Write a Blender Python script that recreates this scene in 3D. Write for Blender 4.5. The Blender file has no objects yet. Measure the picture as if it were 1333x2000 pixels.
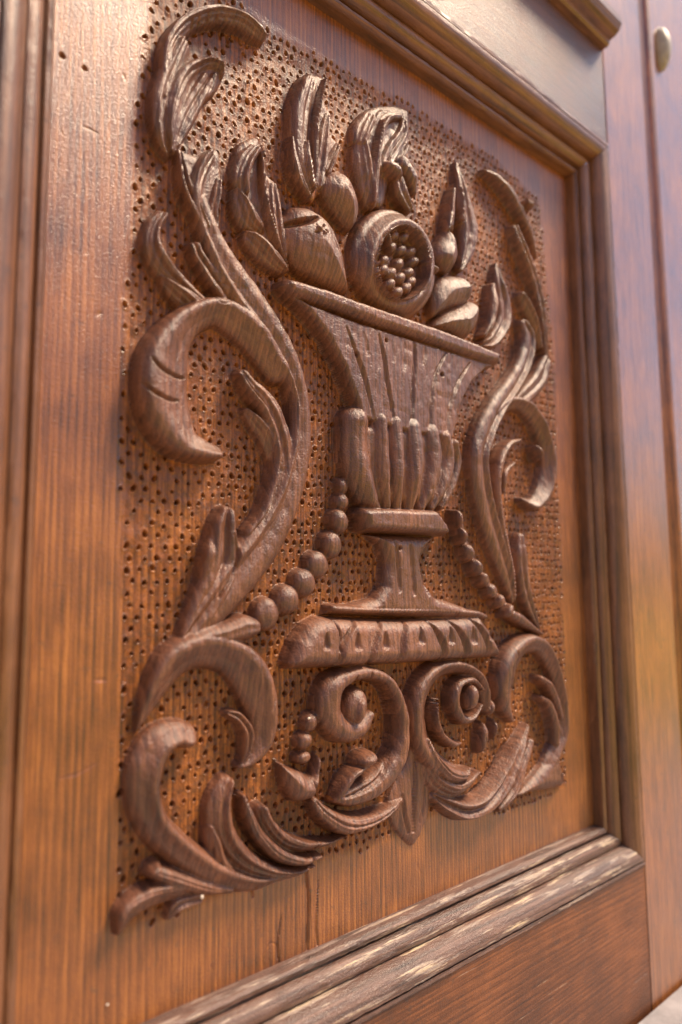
import bpy, math, random
import numpy as np
from mathutils import Matrix, Vector
R_ = math.radians
sc = bpy.context.scene
C = sc.collection
MM = 0.001

# ------------------------------------------------------------------ camera
# door face = plane y=0 (proud parts reach towards -y); x right along the door, z up
PP = np.array([666.5, 1000.0]); VH = np.array([2252., 1132.]); VV = np.array([568., -11700.])
FOC = math.sqrt(-np.dot(VH-PP, VV-PP))
def nrm(a): return a/np.linalg.norm(a)
cx = nrm(np.array([*(VH-PP), FOC])); cz = nrm(np.array([*(VV-PP), FOC])); cy = np.cross(cz, cx)
RW = np.array([cx, cy, cz])
CAMY = 320.0*(RW@np.array([0, 0, 1.]))[1]          # camera stands 241 mm in front of the door face
def P(u, v, h=0.0):
    """point of the door (mm) seen at photo position u,v when it stands h mm proud"""
    u = np.asarray(u, float); v = np.asarray(v, float); h = np.asarray(h, float)
    d = np.stack([u-PP[0], v-PP[1], np.full_like(u, FOC)], -1)@RW.T
    t = (CAMY-h)/d[..., 1]
    return d[..., 0]*t, d[..., 2]*t
cam = bpy.data.cameras.new('camera'); camo = bpy.data.objects.new('camera', cam); C.objects.link(camo)
right = RW@np.array([1, 0, 0.]); up = RW@np.array([0, -1., 0]); back = RW@np.array([0, 0, -1.])
M = Matrix.Identity(4)
for i in range(3):
    M[i][0] = right[i]; M[i][1] = up[i]; M[i][2] = back[i]
M[1][3] = -CAMY*MM
camo.matrix_world = M
cam.sensor_fit = 'VERTICAL'; cam.sensor_height = 36.0; cam.lens = FOC/2000*36
cam.clip_start = 0.01; cam.clip_end = 500
cam.dof.use_dof = True; cam.dof.focus_distance = 0.322; cam.dof.aperture_fstop = 5.0
sc.camera = camo

# ------------------------------------------------------------------ light
SUN_EL, SUN_AZ = 57.0, 52.0      # az: degrees from -y (out of the door) towards +x
w = bpy.data.worlds.new('World'); sc.world = w; w.use_nodes = True
nt = w.node_tree; nt.nodes.clear()
sky = nt.nodes.new('ShaderNodeTexSky'); sky.sky_type = 'NISHITA'; sky.sun_disc = False
sky.sun_elevation = R_(SUN_EL); sky.air_density = 1.0; sky.dust_density = 1.2; sky.ozone_density = 2.0
bg = nt.nodes.new('ShaderNodeBackground'); bg.inputs[1].default_value = 0.10
wo = nt.nodes.new('ShaderNodeOutputWorld')
nt.links.new(sky.outputs[0], bg.inputs[0]); nt.links.new(bg.outputs[0], wo.inputs[0])
sd = Vector((math.sin(R_(SUN_AZ))*math.cos(R_(SUN_EL)), -math.cos(R_(SUN_AZ))*math.cos(R_(SUN_EL)), math.sin(R_(SUN_EL))))
sky.sun_rotation = math.atan2(sd.x, sd.y)
sun = bpy.data.lights.new('sun', 'SUN'); sun.energy = 3.3; sun.angle = R_(13); sun.color = (1, .78, .55)
suno = bpy.data.objects.new('sun', sun); C.objects.link(suno)
suno.rotation_euler = sd.to_track_quat('Z', 'Y').to_euler(); suno.location = (1, -2, 3)
sc.view_settings.view_transform = 'Standard'; sc.view_settings.look = 'None'
sc.view_settings.exposure = 0.98; sc.view_settings.gamma = 1
sc.view_settings.use_curve_mapping = False

# ------------------------------------------------------------------ materials
def mat_nodes(name):
    m = bpy.data.materials.new(name); m.use_nodes = True
    t = m.node_tree; t.nodes.clear()
    o = t.nodes.new('ShaderNodeOutputMaterial'); b = t.nodes.new('ShaderNodeBsdfPrincipled')
    t.links.new(b.outputs[0], o.inputs[0])
    return m, t, b
def N(t, typ, **kw):
    n = t.nodes.new(typ)
    for k, v in kw.items():
        if k.startswith('i_'):
            key = k[2:]; key = int(key) if key.isdigit() else key
            n.inputs[key].default_value = v
        else: setattr(n, k, v)
    return n
def ramp(t, stops, src):
    r = t.nodes.new('ShaderNodeValToRGB'); e = r.color_ramp.elements
    while len(e) < len(stops): e.new(0.5)
    for el, (p, c) in zip(e, stops):
        el.position = p; el.color = (*c, 1) if not isinstance(c, float) else (c, c, c, 1)
    t.links.new(src, r.inputs[0]); return r
def wood(name, axis='Z', dark=(.045, .014, .006), mid=(.235, .072, .017), light=(.47, .170, .038), rough=.42, coat=.6,
         ring=1.0, bump=.35, peel=0.0, seed=0.0, fine=1.0, blotch=.28, grime=False, crough=.24, yk=260, wave=.14):
    m, t, b = mat_nodes(name)
    L = t.links.new
    tc = N(t, 'ShaderNodeTexCoord')
    mp = N(t, 'ShaderNodeMapping'); L(tc.outputs['Object'], mp.inputs[0])
    mp.inputs['Location'].default_value = (seed, 0, seed)
    along = .035
    s = (1000*1.0, yk, 1000*along) if axis == 'Z' else (1000*along, yk, 1000*1.0)
    mp.inputs['Scale'].default_value = s           # 1 unit = 1 mm across the grain
    # slow warp so growth rings wander and arch
    wn = N(t, 'ShaderNodeTexNoise', i_Scale=.018, i_Detail=2.0); L(mp.outputs[0], wn.inputs['Vector'])
    sub = N(t, 'ShaderNodeVectorMath', operation='SCALE'); L(wn.outputs['Color'], sub.inputs[0]); sub.inputs['Scale'].default_value = 34
    add = N(t, 'ShaderNodeVectorMath', operation='ADD'); L(mp.outputs[0], add.inputs[0]); L(sub.outputs[0], add.inputs[1])
    wv = N(t, 'ShaderNodeTexWave', wave_type='BANDS', bands_direction='X' if axis == 'Z' else 'Z', wave_profile='SAW',
           i_Scale=.13*ring, i_Distortion=3.5, i_Detail=4.0)
    wv.inputs['Detail Scale'].default_value = .6
    L(add.outputs[0], wv.inputs['Vector'])
    fib = N(t, 'ShaderNodeTexNoise', i_Scale=.62*fine, i_Detail=7.0, i_Roughness=.80); L(mp.outputs[0], fib.inputs['Vector'])
    blot = N(t, 'ShaderNodeTexNoise', i_Scale=26.0, i_Detail=5.0, i_Roughness=.6); L(tc.outputs['Object'], blot.inputs['Vector'])
    mix1 = N(t, 'ShaderNodeMix', data_type='FLOAT'); mix1.inputs[0].default_value = 1-wave
    L(wv.outputs['Fac'], mix1.inputs[2]); L(fib.outputs['Fac'], mix1.inputs[3])
    mix2 = N(t, 'ShaderNodeMix', data_type='FLOAT'); mix2.inputs[0].default_value = blotch
    L(mix1.outputs[0], mix2.inputs[2]); L(blot.outputs['Fac'], mix2.inputs[3])
    cr = ramp(t, [(.37, dark), (.50, mid), (.62, light)], mix2.outputs[0])
    col = cr.outputs[0]
    # small stains
    st = N(t, 'ShaderNodeTexNoise', i_Scale=230.0, i_Detail=3.0, i_Roughness=.7); L(tc.outputs['Object'], st.inputs['Vector'])
    sr = ramp(t, [(.60, (0., 0., 0.)), (.72, (1., 1., 1.))], st.outputs['Fac'])
    sm = N(t, 'ShaderNodeMix', data_type='RGBA'); L(sr.outputs[0], sm.inputs[0]); L(col, sm.inputs[6])
    sm.inputs[7].default_value = (.07, .045, .035, 1)
    sf = N(t, 'ShaderNodeMath', operation='MULTIPLY', i_1=.55); L(sr.outputs[0], sf.inputs[0]); L(sf.outputs[0], sm.inputs[0])
    col = sm.outputs[2]
    rsrc = ramp(t, [(.3, rough-.08), (.7, rough+.14)], blot.outputs['Fac'])
    L(rsrc.outputs[0], b.inputs['Roughness'])
    if peel != 0:
        pm = N(t, 'ShaderNodeMapping'); L(tc.outputs['Object'], pm.inputs[0])
        pm.inputs['Scale'].default_value = (20, 300, 400)
        pn = N(t, 'ShaderNodeTexNoise', i_Scale=1.0, i_Detail=7.0, i_Roughness=.68); L(pm.outputs[0], pn.inputs['Vector'])
        pr = ramp(t, [(.56-.12*peel, (0., 0., 0.)), (.60-.12*peel, (1., 1., 1.))], pn.outputs['Fac'])
        bare = ramp(t, [(.35, (.13, .09, .08)), (.50, (.34, .25, .20)), (.62, (.66, .50, .30))], fib.outputs['Fac'])
        px = N(t, 'ShaderNodeMix', data_type='RGBA'); L(pr.outputs[0], px.inputs[0]); L(col, px.inputs[6]); L(bare.outputs[0], px.inputs[7])
        col = px.outputs[2]
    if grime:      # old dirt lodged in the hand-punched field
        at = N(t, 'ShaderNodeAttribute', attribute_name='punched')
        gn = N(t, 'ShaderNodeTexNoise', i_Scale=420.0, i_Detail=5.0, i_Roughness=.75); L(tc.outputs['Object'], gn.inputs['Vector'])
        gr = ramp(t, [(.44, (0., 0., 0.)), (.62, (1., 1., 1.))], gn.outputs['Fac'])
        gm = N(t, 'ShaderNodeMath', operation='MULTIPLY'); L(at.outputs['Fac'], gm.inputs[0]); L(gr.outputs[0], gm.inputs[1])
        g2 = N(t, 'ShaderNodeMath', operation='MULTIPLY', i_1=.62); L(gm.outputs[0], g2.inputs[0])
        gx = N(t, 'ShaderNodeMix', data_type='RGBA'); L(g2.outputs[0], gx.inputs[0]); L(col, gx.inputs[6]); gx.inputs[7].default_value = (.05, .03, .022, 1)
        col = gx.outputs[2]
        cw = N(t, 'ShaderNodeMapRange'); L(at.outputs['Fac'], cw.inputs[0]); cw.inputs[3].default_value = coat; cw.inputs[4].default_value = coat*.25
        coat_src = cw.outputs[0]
    L(col, b.inputs['Base Color'])
    if grime: L(coat_src, b.inputs['Coat Weight'])
    b.inputs['Coat Weight'].default_value = coat; b.inputs['Coat Roughness'].default_value = crough; b.inputs['Coat IOR'].default_value = 1.65
    b.inputs['Specular IOR Level'].default_value = .3
    # relief: grain lines and pores
    g1 = N(t, 'ShaderNodeMath', operation='ADD'); L(mix1.outputs[0], g1.inputs[0])
    pore = N(t, 'ShaderNodeTexNoise', i_Scale=1100.0, i_Detail=3.0, i_Roughness=.6); L(tc.outputs['Object'], pore.inputs['Vector'])
    pm_ = N(t, 'ShaderNodeMath', operation='MULTIPLY', i_1=1.1); L(pore.outputs['Fac'], pm_.inputs[0]); L(pm_.outputs[0], g1.inputs[1])
    bp = N(t, 'ShaderNodeBump'); bp.inputs['Strength'].default_value = bump; bp.inputs['Distance'].default_value = .0006
    L(g1.outputs[0], bp.inputs['Height']); L(bp.outputs[0], b.inputs['Normal']); L(bp.outputs[0], b.inputs['Coat Normal'])
    return m
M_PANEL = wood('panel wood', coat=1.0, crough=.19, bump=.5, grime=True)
M_CARVE = wood('carved wood', crough=.30, bump=.6, rough=.42, coat=.6, seed=.013, yk=420, wave=.13, dark=(.060, .025, .016), mid=(.160, .062, .033), light=(.29, .118, .060))
M_STILE = wood('stile wood', bump=.25, rough=.38, coat=1.0, crough=.19, seed=.31, ring=.8, blotch=.2, fine=1.3)
M_RAIL = wood('rail wood', axis='X', bump=.5, rough=.5, coat=.7, crough=.20, seed=.17, blotch=.3, fine=1.8, dark=(.03, .011, .007), mid=(.085, .028, .012), light=(.17, .060, .026))
M_WORN = wood('worn rail wood', axis='X', bump=.45, rough=.48, coat=.35, crough=.32, seed=.17, blotch=.4, fine=1.8, peel=-.75, dark=(.045, .016, .008), mid=(.15, .048, .015), light=(.30, .105, .035))
M_MLDX = wood('moulding wood across', axis='X', bump=.3, seed=.27, dark=(.06, .026, .012), mid=(.17, .068, .028), light=(.27, .115, .05))
M_MLDZ = wood('moulding wood upright', bump=.3, seed=.41, dark=(.06, .026, .012), mid=(.17, .068, .028), light=(.27, .115, .05))
M_PEEL = wood('flaking moulding wood', axis='X', bump=.8, peel=.08, rough=.42, seed=.52, dark=(.035, .018, .013), mid=(.115, .055, .038), light=(.22, .115, .080), coat=.7)
def plain(name, c1, c2, scale, rough, bump=.3):
    m, t, b = mat_nodes(name)
    tc = N(t, 'ShaderNodeTexCoord'); n = N(t, 'ShaderNodeTexNoise', i_Scale=scale, i_Detail=8.0, i_Roughness=.65)
    t.links.new(tc.outputs['Object'], n.inputs['Vector'])
    r = ramp(t, [(.35, c1), (.65, c2)], n.outputs['Fac']); t.links.new(r.outputs[0], b.inputs['Base Color'])
    b.inputs['Roughness'].default_value = rough
    bp = N(t, 'ShaderNodeBump'); bp.inputs['Strength'].default_value = bump; bp.inputs['Distance'].default_value = .002
    t.links.new(n.outputs['Fac'], bp.inputs['Height']); t.links.new(bp.outputs[0], b.inputs['Normal'])
    return m
M_STONE = plain('step stone', (.24, .22, .22), (.36, .33, .33), 60, .6)
M_PAVE = plain('dark paving', (.06, .05, .045), (.11, .09, .075), 6, .85)  # dark tone stands in for shade on the ground before the door
M_SUNPATCH = plain('sunlit patch sand', (.80, .56, .05), (.88, .66, .09), 6, .9)  # sunlight put into the colour: strong yellow in place of a sunlit patch
M_FAR = plain('dry earth', (.30, .19, .10), (.40, .26, .13), 2, .9)
M_FLECK = plain('pale fleck', (.75, .62, .5), (.85, .75, .62), 900, .5)
M_IRON = plain('dull metal', (.30, .27, .24), (.45, .40, .34), 200, .4)

# ------------------------------------------------------------------ scene tree helpers
def link(o, parent=None):
    C.objects.link(o)
    if parent: o.parent = parent
    return o
def mesh_obj(name, verts, faces, mat, parent=None, smooth=False, normals=None):
    me = bpy.data.meshes.new(name)
    verts = np.asarray(verts, np.float32)
    if isinstance(faces, np.ndarray):
        nf, k = faces.shape
        me.vertices.add(len(verts)); me.vertices.foreach_set('co', verts.ravel())
        me.loops.add(nf*k); me.loops.foreach_set('vertex_index', faces.ravel().astype(np.int32))
        me.polygons.add(nf); me.polygons.foreach_set('loop_start', np.arange(0, nf*k, k, dtype=np.int32))
        me.update(calc_edges=True)
    else:
        me.from_pydata([tuple(map(float, v)) for v in verts], [], faces)
    me.materials.append(mat)
    if smooth: me.polygons.foreach_set('use_smooth', np.ones(len(me.polygons), bool))
    if normals is not None:
        me.normals_split_custom_set_from_vertices(normals)
    me.update()
    return link(bpy.data.objects.new(name, me), parent)
door = link(bpy.data.objects.new('carved_door', None))
door['label'] = 'old varnished brown wooden door with a carved relief of a fruit vase between scrolls'
door['category'] = 'door'; door['kind'] = 'thing'

# ------------------------------------------------------------------ relief field (mm)
XL, XR, ZB, ZT = 70.5, 414.5, -150.5, 280.5
n1 = 640
tt = np.linspace(0, 1, n1); xs = XL+(XR-XL)*(tt*.72+tt*tt*.28)
zs = np.linspace(ZB, ZT, 1030)
XX, ZZ = np.meshgrid(xs, zs)               # rows = z
H = np.zeros_like(XX); OWN = np.zeros(XX.shape, np.int32)
NAMES = ['panel']; PARENT = [None]; LABEL = [None]
def reg(name, parent=None, label=None):
    NAMES.append(name); PARENT.append(parent); LABEL.append(label); return len(NAMES)-1
def box(x0, x1, z0, z1):
    i0, i1 = np.searchsorted(xs, [x0, x1]); j0, j1 = np.searchsorted(zs, [z0, z1])
    return slice(max(j0-1, 0), j1+1), slice(max(i0-1, 0), i1+1)
def spline(a, n=14):
    a = np.asarray(a, float)
    if len(a) < 3:
        t = np.linspace(0, 1, n*2)[:, None]; return a[0]*(1-t)+a[1]*t
    p = np.vstack([2*a[0]-a[1], a, 2*a[-1]-a[-2]]); out = []
    for i in range(1, len(p)-2):
        t = np.linspace(0, 1, n, endpoint=False)[:, None]
        out.append(.5*((2*p[i])+(-p[i-1]+p[i+1])*t+(2*p[i-1]-5*p[i]+4*p[i+1]-p[i+2])*t*t+(-p[i-1]+3*p[i]-3*p[i+1]+p[i+2])*t**3))
    out.append(a[-1:]); return np.vstack(out)
def PE(u, v, ou, ov, h, k=.14):
    """outline point: an edge turned to the camera is seen at its foot, one turned away at its shoulder"""
    x, z = P(u, v, h*.5); xo, zo = P(np.asarray(u)+ou, np.asarray(v)+ov, h*.5)
    dx, dz = xo-x, zo-z; n = np.hypot(dx, dz)+1e-9; rr = np.hypot(x, z)+1e-9
    f = np.clip((dx*x+dz*z)/(n*rr)*1.6, -1, 1)
    return P(u, v, h*(.56+k*f))
def stroke_samples(pts, k=.13):
    s = spline(pts)
    s[:, 2] = np.maximum(s[:, 2], .8); hh = s[:, 3]*.7
    d = np.gradient(s[:, :2], axis=0); d /= np.linalg.norm(d, axis=1)[:, None]+1e-9
    nx, ny = -d[:, 1], d[:, 0]
    xa, za = PE(s[:, 0]+nx*s[:, 2], s[:, 1]+ny*s[:, 2], nx, ny, s[:, 3], k); xb, zb = PE(s[:, 0]-nx*s[:, 2], s[:, 1]-ny*s[:, 2], -nx, -ny, s[:, 3], k)
    x, z = (xa+xb)/2, (za+zb)/2
    T = np.stack([np.gradient(x), np.gradient(z)], -1); T /= np.linalg.norm(T, axis=1)[:, None]+1e-9
    W = np.abs((xa-xb)*-T[:, 1]+(za-zb)*T[:, 0])*.5
    return x, z, np.maximum(W, .25), T, s[:, 3]
def field(x, z, W, T):
    m = W.max()+.5
    sl = box(x.min()-m, x.max()+m, z.min()-m, z.max()+m)
    gx, gz = XX[sl], ZZ[sl]
    best = np.full(gx.shape, 9.0); idx = np.zeros(gx.shape, int)
    for k in range(len(x)):
        q = ((gx-x[k])**2+(gz-z[k])**2)/W[k]**2
        b = q < best; best[b] = q[b]; idx[b] = k
    q = np.sqrt(best)
    lat = ((gx-x[idx])*-T[idx, 1]+(gz-z[idx])*T[idx, 0])/W[idx]
    return sl, q, np.clip(lat, -1, 1), idx
# cross sections: lateral -1..1 (positive = left of the direction of travel on the door)
CROSS = {
 'round': [(-1, .9), (0, 1), (1, .9)],
 'flat': [(-1, 1), (0, 1), (1, 1)],
 'gouge': [(-1, 1), (-.55, .95), (0, .62), (.55, .95), (1, 1)],
 'ridge': [(-1, .55), (-.4, .72), (0, 1), (.4, .72), (1, .55)],
 'outL': [(-1, .45), (-.3, .6), (.3, .9), (.7, 1), (1, .95)],
 'outR': [(-1, .95), (-.7, 1), (-.3, .9), (.3, .6), (1, .45)],
 'lipL': [(-1, .8), (-.2, .78), (.25, .62), (.55, 1), (.8, 1), (1, .9)],
 'lipR': [(-1, .9), (-.8, 1), (-.55, 1), (-.25, .62), (.2, .78), (1, .8)],
 'twin': [(-1, .85), (-.6, 1), (-.15, .7), (.2, .72), (.55, 1), (1, .8)],
}
HK = .87
def put(sl, val, mask, oid):
    h = H[sl]; o = OWN[sl]
    val = val*HK; b = mask & (val > h+.02)
    h[b] = val[b]; o[b] = oid
def stroke(name, pts, cross='round', p=3.0, ribs=0, rib=.06, oid=None, parent=None, taper=None, label=None):
    x, z, W, T, hh = stroke_samples(pts, 0.0 if parent is not None else .13)
    sl, q, lat, idx = field(x, z, W, T)
    c = np.array(CROSS[cross]); cr = np.interp(lat, c[:, 0], c[:, 1])
    if name == 'leaf':                 # knife-cut veins
        for c0, dd in ((-.42, .07), (.05, .11), (.48, .07)):
            cr = cr-dd*np.exp(-((lat-c0-.10*np.sin(idx*.11))/.11)**2)
    if ribs: cr = cr*(1-rib*(1+np.cos(lat*math.pi*ribs))*.5*2)
    env = np.sqrt(np.clip(1-np.clip(q, 0, 1)**p, 0, 1))
    if oid is None: oid = reg(name, parent, label)
    put(sl, hh[idx]*env*cr, q < 1, oid)
    return oid
def ell(name, u, v, ru, rv, h, p=2.0, h0=0.0, rot=0.0, oid=None, parent=None, add=False, mid=.6):
    a = R_(rot); hm = h*mid
    ca, sa = math.cos(a), math.sin(a)
    ax, az = PE(u+ru*ca, v+ru*sa, ca, sa, h, .3); cx_, cz_ = PE(u-ru*ca, v-ru*sa, -ca, -sa, h, .3)
    bx, bz = PE(u-rv*sa, v+rv*ca, -sa, ca, h, .3); dx_, dz_ = PE(u+rv*sa, v-rv*ca, sa, -ca, h, .3)
    if h0 > 3:
        ax, az = P(u+ru*ca, v+ru*sa, hm); cx_, cz_ = P(u-ru*ca, v-ru*sa, hm); bx, bz = P(u-rv*sa, v+rv*ca, hm); dx_, dz_ = P(u+rv*sa, v-rv*ca, hm)
    x0, z0 = (ax+cx_+bx+dx_)/4, (az+cz_+bz+dz_)/4
    A = np.array([[(ax-cx_)/2, (bx-dx_)/2], [(az-cz_)/2, (bz-dz_)/2]]); Ai = np.linalg.inv(A)
    m = np.abs(A).sum(1)
    sl = box(x0-m[0], x0+m[0], z0-m[1], z0+m[1])
    dx, dz = XX[sl]-x0, ZZ[sl]-z0
    e1 = Ai[0, 0]*dx+Ai[0, 1]*dz; e2 = Ai[1, 0]*dx+Ai[1, 1]*dz
    q = np.sqrt(e1*e1+e2*e2)
    val = h0+(h-h0)*np.sqrt(np.clip(1-np.clip(q, 0, 1)**p, 0, 1))
    if oid is None: oid = reg(name, parent)
    put(sl, val, q < 1, oid)
    return oid, sl, q, (e1, e2)
def polydist(pts, h, edge=False):
    """signed inner distance (mm) to a polygon outline given in photo positions"""
    a = np.asarray(pts, float); a = np.vstack([a, a[:1]])
    if edge:
        c = a[:-1]; t = np.roll(c, -1, 0)-np.roll(c, 1, 0); area = np.sum(c[:, 0]*np.roll(c[:, 1], -1)-np.roll(c[:, 0], -1)*c[:, 1])
        o = np.stack([t[:, 1], -t[:, 0]], -1)*(1 if area > 0 else -1); o = np.vstack([o, o[:1]]); o /= np.linalg.norm(o, axis=1)[:, None]+1e-9
        x, z = PE(a[:, 0], a[:, 1], o[:, 0], o[:, 1], h)
    else: x, z = P(a[:, 0], a[:, 1], h)
    sl = box(x.min()-1, x.max()+1, z.min()-1, z.max()+1)
    gx, gz = XX[sl], ZZ[sl]; d = np.full(gx.shape, 1e9); ins = np.zeros(gx.shape, bool)
    for i in range(len(x)-1):
        ex, ez = x[i+1]-x[i], z[i+1]-z[i]; L2 = ex*ex+ez*ez+1e-12
        t = np.clip(((gx-x[i])*ex+(gz-z[i])*ez)/L2, 0, 1)
        d = np.minimum(d, (gx-x[i]-t*ex)**2+(gz-z[i]-t*ez)**2)
        if abs(ez) > 1e-9:
            c = ((z[i] > gz) != (z[i+1] > gz)) & (gx < ex*(gz-z[i])/ez+x[i]); ins ^= c
    return sl, np.sqrt(d), ins
def smoothpoly(pts, n=6):
    a = np.asarray(pts, float); a = np.vstack([a[-2:], a, a[:2]]); s = spline(a, n)
    return s[2*n:-(2*n+1)+n] if False else s[n*2:n*(len(a)-2)]
def blob(name, pts, h, r, p=2.0, smooth=True, oid=None, parent=None, tilt=None, mid=.5, label=None):
    q = smoothpoly(pts) if smooth else pts
    sl, d, ins = polydist(q, h, True)
    e = np.clip(1-d/r, 0, 1)
    val = h*np.sqrt(np.clip(1-e**p, 0, 1))
    if tilt is not None:                      # (u0,v0,k0,u1,v1,k1): height factor varies from one point to another
        x0, z0 = P(tilt[0], tilt[1]); x1, z1 = P(tilt[3], tilt[4])
        t = ((XX[sl]-x0)*(x1-x0)+(ZZ[sl]-z0)*(z1-z0))/((x1-x0)**2+(z1-z0)**2)
        val = val*(tilt[2]+(tilt[5]-tilt[2])*np.clip(t, 0, 1))
    if oid is None: oid = reg(name, parent, label)
    put(sl, val, ins, oid)
    return oid
def cut(pts, depth, v=1.0, hh=8):
    """carve a V groove; pts = (u, v, halfwidth)"""
    a = np.asarray(pts, float); a = np.hstack([a, np.full((len(a), 1), hh)])
    x, z, W, T, _ = stroke_samples(a, 0.0)
    sl, q, lat, idx = field(x, z, W, T)
    s = np.sin(np.linspace(0, math.pi, len(x)))**.35
    H[sl] -= np.where(q < 1, np.clip(1-q, 0, 1)**v*depth*s[idx], 0)

# ground: the punched field lies a little lower than the plain border
sl, d, ins = polydist([(330,-60),(285,0),(262,250),(232,700),(228,1100),(228,1400),(222,1700),(224,1835),(300,1808),(430,1757),(540,1722),(620,1692),(700,1668),(760,1645),(850,1592),(905,1595),(1000,1590),(1108,1540),(1110,1400),(1094,1000),(1085,700),(1056,390),(960,300),(800,200),(640,112),(520,50),(400,-60)], 0)
PUN = np.zeros(H.shape); PUN[sl] = np.where(ins, d, 0)
H -= np.clip(PUN/13.0, 0, 1)*1.2

# ================= carved work (photo positions: u, v, half width, height) =================
S = stroke
rng0 = np.random.default_rng(3)
# --- top left acanthus
S('leaf', [(330,308,4,4),(318,270,16,7),(316,215,24,9),(326,165,28,9),(345,120,26,9),(362,85,22,9)], 'outL', ribs=3)
S('leaf', [(326,190,12,7),(326,130,17,9),(338,78,20,10),(370,40,20,10),(420,24,20,10),(470,34,18,10),(502,56,15,9.5),(516,70,10,8)], 'outL', ribs=0)
S('leaf', [(338,290,8,5),(340,235,22,8),(352,180,24,9),(372,140,22,9),(405,122,17,9),(430,128,12,9),(434,148,6,7)], 'outL', ribs=3)
S('leaf', [(345,280,10,4),(362,235,20,5),(385,190,20,5.5),(405,155,17,6)], 'gouge')
S('leaf', [(400,190,8,4),(412,172,12,5),(418,150,9,6)], 'round')
for u, v in [(372,36),(386,31),(404,27),(423,29),(440,36),(455,46)]: cut([(u,v+2,2),(u+3,v+14,3.5),(u+4,v+26,2)], 1.6)
# --- branch going down from it, into the great S scroll
S('leaf', [(352,296,7,6),(358,325,12,8),(366,365,15,9),(384,405,16,9),(400,440,14,8)], 'gouge', ribs=2)
S('leaf', [(416,302,15,9.5),(402,324,19,10),(390,362,20,10),(392,405,20,9),(404,440,16,8)], 'outR', ribs=2)
S('leaf', [(428,352,8,6),(424,380,12,7),(418,410,12,7),(420,440,10,6)], 'gouge')
scr = S('scroll', [(392,395,22,7),(404,430,25,8),(420,470,28,8.5),(445,520,34,9),(478,570,38,9),(515,620,36,9.5),(548,670,32,10),(572,722,28,10),(588,775,24,10),(592,830,26,10),(586,890,30,10),(570,955,34,9.5),(545,1015,38,9),(508,1075,44,9),(462,1130,46,8.5),(418,1185,40,8),(378,1232,26,7),(352,1262,12,6)], 'lipR', ribs=2, rib=.02, label='long S shaped scroll stem')
S('volute', [(424,882,19,9.5),(402,876,26,10.5),(368,860,36,11),(338,818,54,13),(326,765,60,13.5),(328,710,58,13),(345,660,46,12),(378,622,34,11),(425,604,30,10.5),(470,625,32,10.5),(510,665,30,10.5),(545,720,26,10)], 'outL', p=3.2, label='fat crescent volute curling under')
cut([(290,700,2),(308,722,5),(345,735,5),(368,737,2)], 2.5, 1, 12); cut([(275,748,2),(295,770,5),(325,782,5),(350,782,2)], 2.5, 1, 12)
S('leaf', [(318,418,14,8),(303,440,18,9),(300,475,20,9.5),(318,515,21,9),(350,552,20,8.5),(385,588,22,8),(420,612,18,7)], 'outL', ribs=2)
S('leaf', [(316,542,6,6),(338,562,16,9),(368,585,22,9),(395,605,18,7)], 'outL')
S('leaf', [(382,482,14,8),(390,502,15,8),(412,535,18,8),(436,568,18,8),(455,600,14,7)], 'gouge')
cut([(411,560,2),(411,580,2),(424,596,2),(444,592,2),(447,570,2),(436,556,2),(418,556,2)], .7, 1, 8)
S('leaf', [(478,732,15,8.5),(494,756,21,9.5),(525,790,26,10),(548,840,26,10),(556,895,26,10),(545,955,26,9.5),(525,1010,26,9),(500,1045,26,8)], 'lipR')
S('leaf', [(482,802,8,6),(500,822,15,8),(522,850,17,8),(535,890,14,7)], 'outL')
S('leaf', [(445,1004,20,9),(440,1034,29,9.5),(440,1080,36,9.5),(428,1130,38,9),(405,1180,34,8),(375,1228,22,7),(350,1262,10,6)], 'gouge', ribs=2)
S('leaf', [(412,1052,10,6),(410,1080,15,9),(404,1110,14,8),(396,1140,10,6)], 'round')
cut([(455,1040,4),(462,1085,6),(450,1130,6),(425,1170,3)], 3, 1, 9)
# --- lower left arch
G = [(266,1428,4,3),(288,1385,18,6),(318,1330,30,9),(352,1288,38,10.5),(400,1270,38,11),(450,1278,38,11.5),(490,1310,42,12),(512,1358,38,12),(520,1405,30,11),(512,1450,25,9),(490,1482,16,7),(468,1496,7,5)]
S('scroll', G, 'outL', p=3.0, label='broad arched scroll with a trefoil inner edge')
S('scroll', [(348,1268,16,7),(392,1252,24,9),(440,1240,25,10),(478,1228,28,11),(494,1226,22,10)], 'round', ribs=3, rib=.03)
cut([(505,1300,3),(510,1340,4),(506,1370,3)], .8, 1, 11); cut([(530,1330,3),(532,1360,3),(525,1390,2)], .8, 1, 11)
S('leaf', [(446,1392,6,6),(468,1402,12,8),(486,1432,14,8.5),(482,1470,10,7),(470,1494,5,5)], 'gouge')
# --- left bead string
S('cord', [(500,1222,12,3.5),(560,1176,12,3.5),(622,1104,12,3.5),(660,1030,10,3.5),(672,950,6,3)], 'round')
S('cord', [(896,1005,6,3.5),(910,1065,8,3.5),(945,1132,8,3.5),(1000,1196,7,3.5)], 'round')
for u, v, ru, rv, h in [(524,1200,28,31,8.5),(565,1172,27,28,8.5),(598,1139,26,27,8.5),(623,1103,25,26,8.5),(651,1064,23,26,8.5),(665,1018,21,24,8),(669,980,17,17,6.5),(670,950,13,17,5.5)]:
    ell('bead', u, v, ru*1.13, rv*1.12, h*rng0.uniform(.85, 1.08), p=rng0.uniform(2.2, 3.4), rot=rng0.uniform(-25, 25))
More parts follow.
